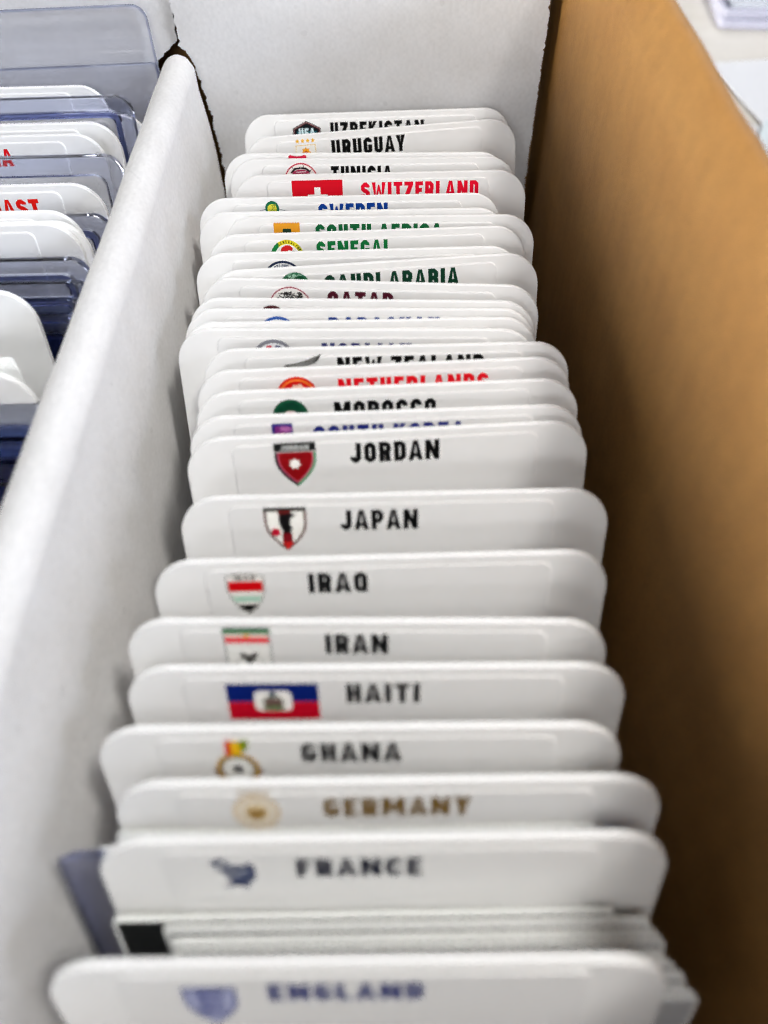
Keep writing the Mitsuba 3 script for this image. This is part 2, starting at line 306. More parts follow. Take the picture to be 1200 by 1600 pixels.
def crest_scotland(w):
    R = 4.6; n = (28, 40, 66)
    return [(ringc(0, R, R - .5, R), n), (ringc(0, R, R - 1.75, R - .5), (216, 218, 222)), arc_text('SCOTLAND FA', 0, R, R - 1.55, -44, 44, .85, (90, 96, 116)), (circ(0, R, R - 1.75), n), (circ(0, R, R - 2.1), (222, 190, 60))]
def crest_saudi(w):
    R = 3.5; g = (14, 74, 44); q = [circ(0, R, R)]
    return [(unary_union(q), (44, 100, 72)), (circ(0, R + .25, R - .2), g), (scribble(0, .75, 1.6, .45, 8, 16, .16), (150, 186, 164)), (line(.4, (-2.1, 3.3), (2.1, 3.3)), WHITE)]
def crest_qatar(w):
    R = 4.75
    return [(ringc(0, R, R - .25, R), (150, 42, 66)), (circ(0, R, R - .25), (222, 220, 216)), (scribble(-.2, 2.2, 2.7, 1.3, 3, 90, .2), (30, 30, 30)), (poly((-3, 3.9), (3, 3.9), (2.4, 6.4), (0, 8), (-2.4, 6.4)), (112, 24, 50))]
def crest_portugal(w):
    return [(ell(0, 1.0, 2.0, .95).intersection(rect(-3, 0, 3, 1.1)), (72, 22, 30)), (shield(4.4, 8.4, 1.0), (160, 24, 40)), (rect(-1.0, 2, 1.0, 6), WHITE)]
def crest_paraguay(w):
    R = 4.4; b = (22, 78, 158)
    return [(circ(0, R, R), b), (circ(0, R + .05, R - .52), (226, 228, 230)), mini('APF', 0, 1.05, 1.5, 2.6, b), (rect(-3.2, 2.9, 3.2, 4.2), (200, 40, 50)), (circ(-2.55, 1.95, .16, 12), (214, 70, 60)), (rect(-3.2, 5.2, 3.2, 6.4), b)]
def crest_norway(w):
    R = 4.5
    return [(circ(0, R, R), (122, 124, 132)), (circ(0, R + .1, R - .62), (226, 226, 228)), (rect(-1.35, 1.25, -.35, 7).intersection(circ(0, R, R - .8)), (200, 30, 56)), (poly((.35, 1.2), (1.0, 1.2), (2.3, 1.75), (2.3, 3), (.35, 3)), (34, 44, 100)), (rect(-3.4, 3.3, 3.4, 4.4), (34, 44, 100))]
def crest_new_zealand(w):
    out = [line(.22, (-w/2, 2.1), (-1.4, 1.75), (.6, 1.35), (2.2, .7), (w/2 - .1, 0))]
    for i in range(17):
        t = i/16; x = -w/2 + .5 + t*(w - 1.4); y = 2.05 - .35*t - 1.05*t**2.6; L = .35 + 1.0*t
        out += [line(.17 + .05*t, (x, y), (x - .3 - .2*t, y + L*.75)), line(.14, (x, y), (x - .42*L, y - .28*L))]
    out.append(line(.4, (w/2 - 1.0, 1.2), (w/2 - .45, .45)))
    return [(unary_union(out), (26, 26, 26))]
def crest_netherlands(w):
    R = 4.0
    return [(circ(0, R, R), (206, 40, 18)), (ringc(0, R + .12, R - .75, R - .45), (240, 132, 56)), (circ(0, R + .1, R - .9), (200, 16, 16)), (poly((-1.5, 3.2), (-.6, 1.55), (.1, 1.75), (.7, 1.35), (1.6, 2.4), (1.2, 5.6), (-1.2, 5.6)), (232, 196, 176)), (scribble(0, 3.4, 1.2, 1.6, 4, 16, .2), (220, 70, 30))]
def crest_morocco(w):
    R = 3.35
    return [(circ(0, R, R), (10, 66, 44)), (ringc(0, R, R - .5, R - .35), (28, 96, 66)), (circ(0, R + .5, R - 1.75), (226, 206, 204)), (star(0, R + .5, 1.4), (190, 30, 46)), (scribble(0, 1.0, 1.6, .4, 6, 10, .18), (8, 46, 36))]
def crest_korea(w):
    o = rrect(-w/2, -8, w/2, 0, .3)
    return [(o, (44, 40, 118)), (rrect(-w/2 + .55, -7.4, w/2 - .35, -.5, .3), (120, 44, 120)), (scribble(.2, 1.1, 1.1, .5, 2, 12, .2), (190, 120, 180)), (ell(0, 4.2, 1.2, 2.4), (190, 40, 60))]
def crest_jordan(w):
    h = 8.6; s = shield(w, h)
    L, Rr = poly((-w, -1), (0, -1), (0, h + 1), (-w, h + 1)), poly((0, -1), (w, -1), (w, h + 1), (0, h + 1))
    body = rect(-w, 1.75, w, h + 1)
    s2 = s.buffer(-.75); s1 = s.buffer(-.55)
    return [(s, (40, 28, 34)), (s.intersection(body).intersection(Rr), (92, 142, 108)), (rect(-w/2, 0, w/2, 1.6), (24, 26, 26)), (rect(-w/2, 1.58, w/2, 1.76), (200, 192, 190)),
            (s1.intersection(body), (196, 90, 116)), (s2.intersection(body), (136, 8, 16)), (star(-.2, 4.05, 1.15, 7, .62), (240, 238, 232)), mini('JORDAN', 0, .42, .85, 5.0, (190, 192, 190))]
def crest_japan(w):
    h = 8.4; s = shield(w, h)
    bird = unary_union([poly((-1.0, 1.2), (.9, 1.0), (1.9, 1.3), (.9, 2.1), (.75, 3.2), (1.2, 4.1), (.4, 4.6), (-.7, 4.3), (-1.15, 2.6)), poly((-.5, 4.0), (.8, 4.0), (.9, 7.0), (.1, 8.0), (-.7, 7.0))])
    return [(s, (128, 96, 92)), (s.buffer(-.3), (60, 50, 44)), (s.buffer(-.48), (238, 236, 230)), (rect(-w/2, 0, w/2, .72), (26, 28, 24)), (poly((-1.25, .62), (1.1, .62), (.9, 1.7), (-1.0, 1.7)), (112, 26, 26)), (bird, (18, 16, 18)),
            (poly((-.75, 4.9), (.95, 4.9), (1.0, 7.0), (.1, 8.2), (-.75, 7.0)), (120, 14, 26)), (poly((-.85, 6.6), (1.1, 6.6), (.1, 8.3)), (196, 34, 34)), (circ(-1.75, 4.65, .78), (186, 20, 48))]
def crest_iraq(w):
    h = 8.0; s = poly((-w/2, .7), (-w/4, .15), (w/4, .15), (w/2, .7), (w/2, 3.2), (w*.42, 5.0), (w*.24, 6.8), (0, h), (-w*.24, 6.8), (-w*.42, 5.0), (-w/2, 3.2))
    i = s.buffer(-.32)
    return [(s, (88, 88, 86)), (s.buffer(-.18), (226, 222, 216)), (i.intersection(rect(-w, 1.6, w, 3.5)), (196, 4, 14)), (i.intersection(rect(-w, 4.4, w, 5.5)), (160, 196, 178)), (i.intersection(rect(-w, 6.0, w, 9)), BLACK), mini('IRAQ', 0, .5, .85, 3.4, (70, 62, 60))]
def crest_iran(w):
    h = 9.0; s = rect(-w/2, 0, w/2, h)
    return [(s, (96, 98, 100)), (s.buffer(-.2), (226, 226, 222)), (rect(-w/2, 0, w/2, .85), (28, 104, 60)), (rect(-w/2 + .25, 1.5, w/2 - .25, 2.6), (222, 64, 72)), (rect(-w/2 + .25, .85, w/2 - .25, 1.5), (218, 206, 192)), (circ(0, 1.25, .4), (206, 160, 70)),
            (poly((-1.5, 4.6), (-.9, 4.3), (0, 5.0), (.9, 4.3), (1.5, 4.6), (.8, 5.6), (.2, 6.4), (0, 7.2), (-.2, 6.4), (-.8, 5.6)), (62, 60, 58)), (line(.14, (-2.4, 6.6), (-1.2, 5.2)), (150, 150, 150)), (line(.14, (2.4, 6.6), (1.2, 5.2)), (150, 150, 150))]
def crest_haiti(w):
    h = 6.7
    return [(rect(-w/2, 0, w/2, h/2), (4, 28, 104)), (rect(-w/2, h/2, w/2, h), (188, 6, 34)), (rrect(-2.7, -h/2 - 1.75, 2.7, -h/2 + 2.05, .9), (236, 234, 228)), (line(.3, (-1.7, 3.4), (-.4, 2.2), (0, 2.6), (.4, 2.2), (1.7, 3.4)), (66, 96, 70)), (poly((-1.0, 2.7), (1.0, 2.7), (1.5, 4.4), (-1.5, 4.4)), (104, 78, 72)), (ell(0, 4.5, 1.7, .5), (92, 116, 74)), (circ(0, 1.85, .5), (40, 60, 80))]
def crest_ghana(w):
    cy, R = 5.4, 3.0; g = (172, 132, 44)
    return [(line(.5, (-3.2, 5.6), (-2.4, 7.4), (-.9, 8.5)), (96, 66, 78)), (line(.5, (3.2, 5.6), (2.4, 7.4), (.9, 8.5)), (120, 100, 100)), (circ(0, cy, R), g), (circ(0, cy, R - .55), (92, 70, 34)), (circ(0, cy, R - .8), (232, 232, 228)), (star(0, cy, 1.3), (44, 42, 46)), (ringc(0, cy, R - 1.05, R - .9), (120, 122, 120)),
            (poly((-1.2, 0), (0, .2), (.1, 3.0), (-.7, 2.6), (-1.4, 2.9)), (206, 58, 36)), (poly((-.5, .3), (.6, .1), (1.0, 2.8), (.5, 3.2), (-.4, 3.0)), (222, 176, 22)), (poly((.6, .1), (2.0, -.1), (1.8, 1.5), (.9, 2.2)), (120, 134, 20)), (star(.3, 2.9, .6), (40, 60, 20))]
def crest_germany(w):
    cy, R = 3.4, 3.1; g = (190, 160, 108)
    return [(circ(0, cy, R), g), (circ(0, cy, R - .3), (224, 218, 206)), (ringc(0, cy, R - .95, R - .75), g), (circ(0, cy, R - 1.5), (206, 186, 146)), (poly((-1.3, 2.7), (-.3, 3.0), (0, 2.5), (.3, 3.0), (1.3, 2.7), (1.0, 4.0), (.3, 4.6), (-.3, 4.6), (-1.0, 4.0)), (150, 116, 58))] + [(star(-1.6 + i*1.06, -.05, .45), (168, 138, 86)) for i in range(4)]
def crest_france(w):
    b = (8, 30, 76)
    g = [ell(-1.55, 1.15, 1.0, .95), poly((-2.4, 1.4), (-.9, .6), (.4, 2.4), (-.4, 4.0), (-1.4, 3.0)), ell(.8, 3.2, 1.9, 1.75), poly((.8, 1.9), (2.1, .9), (2.75, 2.0), (2.5, 3.4)), line(.6, (-1.2, 5.3), (.2, 4.9), (1.5, 5.5)), line(.35, (-2.3, .9), (-2.8, 1.2))]
    return [(unary_union(g), b), (ell(-1.45, 1.35, .5, .4), (214, 214, 212)), (line(.3, (-.9, 2.2), (-.3, 3.0), (.5, 3.5)), (206, 208, 210)), (line(.24, (.4, 2.6), (1.7, 2.3)), (200, 204, 210)), (line(.2, (.7, 3.6), (2.1, 3.1)), (170, 178, 192))]
def crest_england(w):
    h = 7.4; s = shield(w*.9, h)
    l = [(poly((-2.0 + .1*i, 1.1 + 1.7*i), (-1.2, .7 + 1.7*i), (1.2, .8 + 1.7*i), (1.9 - .1*i, .5 + 1.7*i), (1.7 - .2*i, 1.5 + 1.7*i), (-1.5 + .2*i, 1.8 + 1.7*i)), (8, 30, 112)) for i in range(3)]
    return [(s, (10, 34, 116)), (s.buffer(-.45), (168, 172, 200))] + l

# ------------------------------------------------------------------ the table
scene['table'] = mikit.ply(bx(-1.6, -1.0, -0.03, 1.6, 2.2, 0.0), MAT['table']); labels['table'] = {'kind': 'structure'}

# ------------------------------------------------------------------ the box
def bumpy(mesh, amp, scale, seed, axis=None):
    v = np.array(mesh.vertices)
    for ax in ((0, 1, 2) if axis is None else (axis,)):
        v[:, ax] += amp*(meshkit.fbm(v*scale, 3, seed + ax) - 0.5)
    mesh.vertices = v; return mesh
def extrude_profile(pts, ys, closed=True):
    """pts: outline in (x, z) metres; swept along y with many stations"""
    n = len(pts); V = np.array([(p[0], y, p[1]) for y in ys for p in pts]); F = []
    for s in range(len(ys) - 1):
        for i in range(n if closed else n - 1):
            j = (i + 1) % n; a, b, c, d = s*n + i, s*n + j, (s + 1)*n + j, (s + 1)*n + i
            F += [[a, b, c], [a, c, d]]
    if closed:
        v2, f = trimesh.creation.triangulate_polygon(Polygon(pts), engine='earcut')
        look = {tuple(np.round(p, 7)): i for i, p in enumerate(np.asarray(pts))}
        f = np.array([[look[tuple(np.round(v2[q], 7))] for q in t] for t in f])
        F += [list(t) for t in f] + [list(t[::-1] + (len(ys) - 1)*n) for t in f]
    m = trimesh.Trimesh(V, np.array(F), process=False); trimesh.repair.fix_normals(m); return m
FLOOR = -0.0885
box_key = thing('cardboard_box', 'open cardboard card storage box with brown inner walls, white partition and torn white end flaps', 'box')
Y0, Y1 = -0.043, 0.226
ys = np.linspace(Y0, Y1 + .004, 160)
def P(*a): return [(x*MM, ZT + z*MM) for x, z in a]
# right wall: brown inside, crease 6 mm under a rounded, slightly flared rim
inner = [(45.3, -90), (45.4, -40)] + [(45.5, z) for z in range(-30, 37, 6)] + [(45.5, 38.4), (45.75, 39.6), (46.3, 41.2), (46.95, 42.9), (47.55, 44.4), (48.1, 45.4), (48.8, 46.1), (49.5, 46.3), (50.1, 46.0), (50.4, 45.2), (50.0, 40), (49.2, 20), (49.0, -90)]
wall = extrude_profile(P(*inner), ys)
v = np.array(wall.vertices); zz = (v[:, 2] - ZT)/MM
w = np.clip((zz + 20)/66, 0, 1)
v[:, 0] += MM*w*(0.9*(meshkit.fbm(np.stack([v[:, 1]*22, zz*.0, zz*0], 1), 3, 5) - .5) + 1.2*np.clip((0.2 - v[:, 1])/0.25, 0, 1))
v[:, 2] += MM*(zz > 30)*0.7*(meshkit.fbm(np.stack([v[:, 1]*60, zz*0, zz*0], 1), 3, 9) - .5)
wall.vertices = v
part(box_key, 'side_wall', wall, 'kraft', smooth=50, label='brown kraft side wall with creased rim')
part(box_key, 'back_wall', bx(-.150, Y1, ZT - .0905, .0450, Y1 + .004, ZT + .046), 'kraft', smooth=False)
part(box_key, 'front_wall', bx(-.150, Y0 - .004, ZT - .0905, .0450, Y0, ZT + .046), 'board', smooth=False)
part(box_key, 'side_wall', bx(-.154, Y0 - .004, ZT - .0905, -.1503, Y1 + .004, ZT + .046), 'board', smooth=False, label='white side wall of the left compartment')
part(box_key, 'floor', bx(-.150, Y0, ZT - .0905, .0450, Y1, ZT - .0887), 'kraft', smooth=False)
# partition: folded white board, an upside-down U with a rounded top
R, cz, cx = 4.5, 8.6, -52.4
out = [(-47.6, -88.5), (-47.2, -60), (-46.95, -30), (-47.0, -20), (-47.15, -12), (-47.5, -5), (-47.95, 0), (-48.5, 4.5)] + [(cx + R*math.cos(a)*(.88 if math.cos(a) > 0 else 1), cz + R*math.sin(a)) for a in np.linspace(0.08, math.pi, 17)] + [(-56.9, 0), (-56.9, -30), (-56.8, -88.5)]
inn = [(-56.2, -88.5), (-56.3, 0)] + [(cx + (R - .6)*math.cos(a)*(.85 if math.cos(a) > 0 else 1), cz + (R - .6)*math.sin(a)) for a in np.linspace(math.pi, 0.0, 11)] + [(-48.6, 0), (-48.2, -88.5)]
pw = extrude_profile(P(*out, *inn), np.linspace(Y0 + .0005, .2122, 150))
v = np.array(pw.vertices); zz = (v[:, 2] - ZT)/MM
v[:, 0] += MM*np.clip((zz + 80)/80, 0, 1)*(1.2*(meshkit.fbm(np.stack([v[:, 1]*14, zz*.008, zz*0], 1), 3, 21) - .5) - 1.5*np.clip((0.2 - v[:, 1])/0.25, 0, 1))
v[:, 2] += MM*(zz > 5)*0.7*(meshkit.fbm(np.stack([v[:, 1]*30, zz*0, zz*0], 1), 3, 23) - .5)
end = v[:, 1] > .2119
v[end, 1] += MM*0.9*(meshkit.noise(np.stack([v[end, 0]*900, v[end, 2]*900, v[end, 2]*0], 1), 3) - .7)
pw.vertices = v
part(box_key, 'partition', pw, 'liner', smooth=50, label='white folded cardboard partition with a rounded top edge')
# end flaps with torn edges, standing just in front of the brown back wall
def torn(points, seed, amp=.28, step=.45):
    q = np.random.default_rng(seed); ln = LineString(points); n = int(ln.length/step); o = []
    a = 0.0
    for i in range(n + 1):
        p = ln.interpolate(i/n, normalized=True); a = .55*a + q.normal(0, amp*.6); s = 0 if i in (0, n) else 1
        o.append((p.x + s*a + s*q.normal(0, .07), p.y + s*q.normal(0, .08)))
    return o
def flap(outline, y, thick):
    pg = Polygon(outline).buffer(0)
    if pg.geom_type != 'Polygon': pg = max(pg.geoms, key=lambda g: g.area)
    m = trimesh.creation.extrude_polygon(pg.simplify(.02), thick, engine='earcut')
    V = np.array(m.vertices); m.vertices = np.stack([V[:, 0]*MM, y - V[:, 2]*MM + thick*MM, ZT + V[:, 1]*MM], 1)
    m.faces = m.faces[:, ::-1]; trimesh.repair.fix_normals(m); return m
left_edge = torn([(-45.9, -88), (-46.1, -30), (-46.6, -8), (-47.6, 4), (-48.6, 9.6), (-50.0, 12.8), (-51.5, 14.6), (-51.4, 20), (-51.2, 46)], 31)
right_edge = torn([(42.6, 46), (42.2, 0), (42.0, -88)], 33, .16)
part(box_key, 'end_flap', flap(left_edge + right_edge, .2136, .9), 'board', smooth=False, label='white end flap with a torn left edge behind the UZBEKISTAN divider')
lf = torn([(-52.1, 46), (-51.9, 20), (-51.95, 15.6), (-53.4, 14.6), (-55.6, 12.9), (-58.4, 10.6), (-60, 2), (-60, -88)], 37, .14)
part(box_key, 'end_flap', flap([(-149.5, -88), (-149.5, 46)] + lf, .2150, .9), 'board', smooth=False, label='white end flap behind the left compartment')

part(box_key, 'end_fold', bx(-.1495, .2139, ZT + .0455, .0425, .2258, ZT + .0463), 'board', smooth=False)

# ------------------------------------------------------------------ card dividers
W = 72.0; TH = 1.5
def divider_sheet(H):
    return slab(rrect(-W/2, -H, W/2, 0, 7.0, 'tl tr', 14), -TH, 0.0, 0.30)
STICK = slab(rrect(-27.6, -19.5, 26.8, -1.35, 1.7, n=7), 0.005, 0.38, 0.38, back_bevel=False)
def divider(x, y, yaw, lean, label, z=0.0, roll=0.0, text=None, tu=None, tw=None, tv=2.5, tcol=BLACK, crest=None, cu=0, cw=6, cv=2, stretch=1.0, group='country dividers in the right compartment', sticker=True):
    """x, y, z: the middle of the top edge (mm, z over the divider tops); text from u = tu over a width tw, its caps' tops tv under the edge"""
    k = thing('card_divider', label, 'divider', group)
    tw_ = frame(x, y, z, math.radians(lean), math.radians(yaw), math.radians(roll))
    H = (z + 88.0)/math.cos(math.radians(lean))
    part(k, 'sheet', divider_sheet(H), 'plastic', smooth=35, to_world=tw_)
    if sticker: part(k, 'sticker', STICK, 'sticker', smooth=40, to_world=tw_)
    if text:
        g, w_ = block_text(text, 3.9, tw)
        m, c = flat([(shapely.affinity.translate(g, tu, -tv - 3.9), tcol)])
        part(k, 'lettering', m, 'ink', smooth=False, color=c, to_world=tw_)
    if crest:
        m, c = flat([(shapely.affinity.translate(shapely.affinity.scale(g, 1, stretch, origin=(0, 0)), cu, -cv), col) for g, col in crest(cw)])
        part(k, 'emblem', m, 'ink', smooth=False, color=c, to_world=tw_)
    return k
RED, BLUE, NAVY, GREEN = (206, 14, 34), (10, 56, 132), (16, 30, 74), (18, 92, 52)
def ln(y): return float(np.interp(y, (11, 24.2, 31, 38, 47, 54, 65, 78, 92, 208), (19, 19, 18.6, 18.6, 18.8, 19.2, 20, 22, 23.5, 20.9)))
ROWS = [  # y, x, yaw, text, u0, u1, v, colour, crest, crest u0, u1, v, label
 (208.0, -1.4, 1.0, 'UZBEKISTAN', -12.5, 12.7, 2.45, BLACK, crest_uzbekistan, -22.6, -15.1, 1.9, 'white divider lettered UZBEKISTAN with a black hexagon crest, farthest back in the row'),
 (199.1, -0.3, 6.4, 'URUGUAY', -13.2, 6.1, 2.15, BLACK, crest_uruguay, -22.5, -17.3, 1.0, 'tilted white divider lettered URUGUAY under four small gold stars'),
 (186.8, -4.5, -2.0, 'TURKEY', -10.2, 7.0, 2.6, RED, crest_turkey, -19.1, -14.6, 0.6, 'white divider with only a sliver of a red crest showing, between URUGUAY and TUNISIA'),
 (184.3, -2.7, -1.4, 'TUNISIA', -10.2, 5.0, 2.0, BLACK, crest_tunisia, -21.6, -13.9, 1.2, 'white divider lettered TUNISIA in black with a thin red ring crest'),
 (177.3, -0.9, -0.2, 'SWITZERLAND', -4.5, 24.2, 2.35, (216, 14, 44), crest_switzerland, -21.4, -9.0, 1.6, 'white divider lettered SWITZERLAND in red with a red flag and white cross'),
 (167.4, -8.2, -0.2, 'SWEDEN', -7.2, 9.2, 1.85, BLUE, crest_sweden, -19.7, -16.5, 1.0, 'white divider lettered SWEDEN in blue with a small green and yellow dome crest'),
 (161.3, -7.4, -0.6, None, 0, 0, 0, None, None, 0, 0, 0, 'white divider showing no print, between SWEDEN and SOUTH AFRICA'),
 (158.7, -1.3, -1.3, 'SOUTH AFRICA', -14.4, 14.6, 1.85, GREEN, crest_south_africa, -24.0, -18.0, 1.4, 'white divider lettered SOUTH AFRICA in green with an orange scalloped crest'),
 (153.1, -4.1, 1.0, 'SENEGAL', -11.2, 5.7, 2.2, (16, 104, 52), crest_senegal, -21.4, -14.4, 1.6, 'white divider lettered SENEGAL in green with a green and yellow round crest and red lion'),
 (145.8, -6.0, 0.4, 'SCOTLAND', -9.0, 12.0, 3.4, NAVY, crest_scotland, -19.1, -13.8, 2.0, 'white divider showing only a navy arc crest, between SENEGAL and SAUDI ARABIA'),
 (141.3, -2.4, 3.7, 'SAUDI ARABIA', -10.7, 18.3, 2.3, (12, 52, 36), crest_saudi, -19.9, -14.4, 1.3, 'tilted white divider lettered SAUDI ARABIA in dark green with a dark green dome crest'),
 (134.5, -3.5, -4.4, 'QATAR', -8.6, 5.3, 2.3, (72, 18, 34), crest_qatar, -20.7, -12.5, 1.6, 'white divider lettered QATAR in maroon with black script in a thin maroon ring'),
 (128.6, -5.1, -3.0, 'PORTUGAL', -8.6, 12.0, 3.6, (150, 24, 40), crest_portugal, -20.3, -16.3, 1.5, 'white divider with just a dark maroon sliver of print, between QATAR and PARAGUAY'),
 (125.6, -5.6, -1.8, 'PARAGUAY', -6.0, 16.5, 1.75, BLUE, crest_paraguay, -20.0, -12.9, 1.6, 'white divider lettered PARAGUAY in blue with a blue ring crest'),
 (122.1, -5.6, -0.4, None, 0, 0, 0, None, None, 0, 0, 0, 'white divider showing no print, between PARAGUAY and NORWAY'),
 (119.4, -6.2, -2.0, 'NORWAY', -6.6, 11.2, 2.9, (22, 34, 98), crest_norway, -19.6, -12.9, 2.2, 'white divider lettered NORWAY in blue with a grey ring crest'),
 (114.3, -0.2, 0.1, 'NEW ZEALAND', -9.4, 19.1, 2.15, BLACK, crest_new_zealand, -19.8, -12.5, 1.6, 'white divider lettered NEW ZEALAND with a black fern leaf'),
 (109.1, -0.7, 1.8, 'NETHERLANDS', -8.7, 20.0, 2.6, (220, 20, 34), crest_netherlands, -20.0, -13.2, 1.8, 'white divider lettered NETHERLANDS in red with an orange-red dome crest'),
 (103.3, -0.1, 1.5, 'MOROCCO', -9.9, 9.1, 2.85, BLACK, crest_morocco, -21.1, -15.0, 2.0, 'white divider lettered MOROCCO in black with a dark green round crest'),
 (96.8, -0.4, 1.1, 'SOUTH KOREA', -13.1, 14.2, 2.5, (24, 34, 112), crest_korea, -20.6, -16.8, 1.8, 'white divider with blue SOUTH KOREA letter tops and a purple crest, behind JORDAN'),
 (92.2, -0.2, 2.2, 'JORDAN', -6.7, 9.2, 2.3, BLACK, crest_jordan, -20.1, -12.7, 1.7, 'white divider lettered JORDAN with a dark red shield and white star'),
 (77.9, 0.7, 0.1, 'JAPAN', -9.0, 4.0, 2.95, BLACK, crest_japan, -21.7, -14.6, 2.2, 'white divider lettered JAPAN with a white shield holding a black and red bird'),
 (65.5, -1.7, 0.4, 'IRAQ', -11.3, -2.0, 2.75, BLACK, crest_iraq, -24.3, -18.2, 2.3, 'white divider lettered IRAQ with a shield of red, white and black bands'),
 (54.3, -4.0, -1.3, 'IRAN', -5.9, 3.4, 2.35, BLACK, crest_iran, -21.0, -14.0, 1.4, 'white divider lettered IRAN with a square green, red and white crest'),
 (47.0, -2.6, -0.7, 'HAITI', -4.1, 6.4, 3.0, BLACK, crest_haiti, -21.3, -8.1, 2.9, 'white divider lettered HAITI with a blue and red flag'),
 (38.3, -4.9, -0.5, 'GHANA', -7.8, 5.8, 2.75, BLACK, crest_ghana, -19.9, -13.6, 2.0, 'white divider lettered GHANA with a red, gold and green plume over a gold ring'),
 (31.1, -1.1, -0.2, 'GERMANY', -8.3, 10.8, 2.85, (104, 78, 26), crest_germany, -20.2, -14.0, 1.8, 'white divider lettered GERMANY in gold with a pale gold round crest'),
 (24.2, -1.8, -0.2, 'FRANCE', -10.8, 5.0, 3.4, (4, 10, 34), crest_france, -21.3, -16.1, 3.0, 'white divider lettered FRANCE in navy with a blue rooster'),
 (11.0, -4.9, -0.2, 'ENGLAND', -10.2, 7.7, 3.5, (4, 24, 98), crest_england, -20.5, -13.6, 4.0, 'white divider lettered ENGLAND in blue with a blue crest, nearest the camera'),
]
for y, x, yaw, txt, u0, u1, v_, col, cr, c0, c1, cv, lab in ROWS:
    vf = float(np.interp(y, (11, 24, 31, 38, 47, 54, 65, 78, 92), (1.25, 1.17, 1.16, 1.13, 1.10, 1.085, 1.06, 1.02, 1.0)))
    dv = float(np.interp(y, (11, 24, 38, 54, 78, 100, 145, 208), (-1.23, -1.01, -.85, -.72, -.58, -.50, -.38, -.28)))
    divider(x, y - 0.65, yaw, ln(y), lab, text=txt, tu=u0, tw=u1 - u0, tv=(v_ + dv)*vf, tcol=col, crest=cr, cu=(c0 + c1)/2, cw=c1 - c0, cv=(cv + dv)*vf, stretch=min(vf, 1.2))

# ------------------------------------------------------------------ loose cards
def card(x, y, z, lean, yaw, label, group, w=63.5, th=0.40, roll=0.0, face=None):
    k = thing('trading_card', label, 'card', group)
    H = (z + 88.2)/math.cos(math.radians(lean)); to = frame(x, y, z, math.radians(lean), math.radians(yaw), math.radians(roll))
    part(k, 'stock', slab(rrect(-w/2, -H, w/2, 0, 0.8, 'tl tr', 4), -th, 0.0, 0.06), 'card', smooth=False, to_world=to)
    if face is not None:
        v, f = trimesh.creation.triangulate_polygon(rrect(-w/2 + .5, -H + .5, w/2 - .5, -.35, .5, n=3), engine='earcut')
        m = trimesh.Trimesh(np.column_stack([v, np.full(len(v), .03)]), f, process=False)
        if m.face_normals[0][2] < 0: m.invert()
        part(k, 'printed_face', m, 'ink', smooth=False, color=np.tile(lin(face), (len(v), 1)), to_world=to)
    return k
q = np.random.default_rng(11)
N = 14
hues = [(120, 124, 128), (34, 36, 40), (130, 136, 140), (50, 52, 54), (32, 30, 28), (130, 132, 130), (44, 46, 50)]
yy = 16.55
for i in range(N):
    t = i/(N - 1)
    card(1.0 + 4.6*t + q.normal(0, .35), yy, -12.95 - 1.9*t + q.normal(0, .16), 19.0, q.normal(0, .12), 'white edged trading card in the stack standing between the FRANCE and ENGLAND dividers', 'cards stacked between FRANCE and ENGLAND', th=.46, roll=q.normal(0, .2), face=hues[i % 7] if i < N - 1 else (176, 178, 180))
    yy -= .52 + (.02, .30, .02, .22, .34, .02, .02)[i % 7]
card(-4.6, 17.4, -12.9, 19.0, 0.1, 'white edged card with a black face standing just in front of the FRANCE divider', None, w=66, th=.8, face=(26, 28, 28))
card(-7.7, 25.0, -7.5, 18.8, 0.0, 'white card whose square left corner shows beside the FRANCE divider', None)
card(-5.4, 26.8, -7.0, 18.8, 0.0, 'white card whose corner shows just below the GERMANY divider', None)

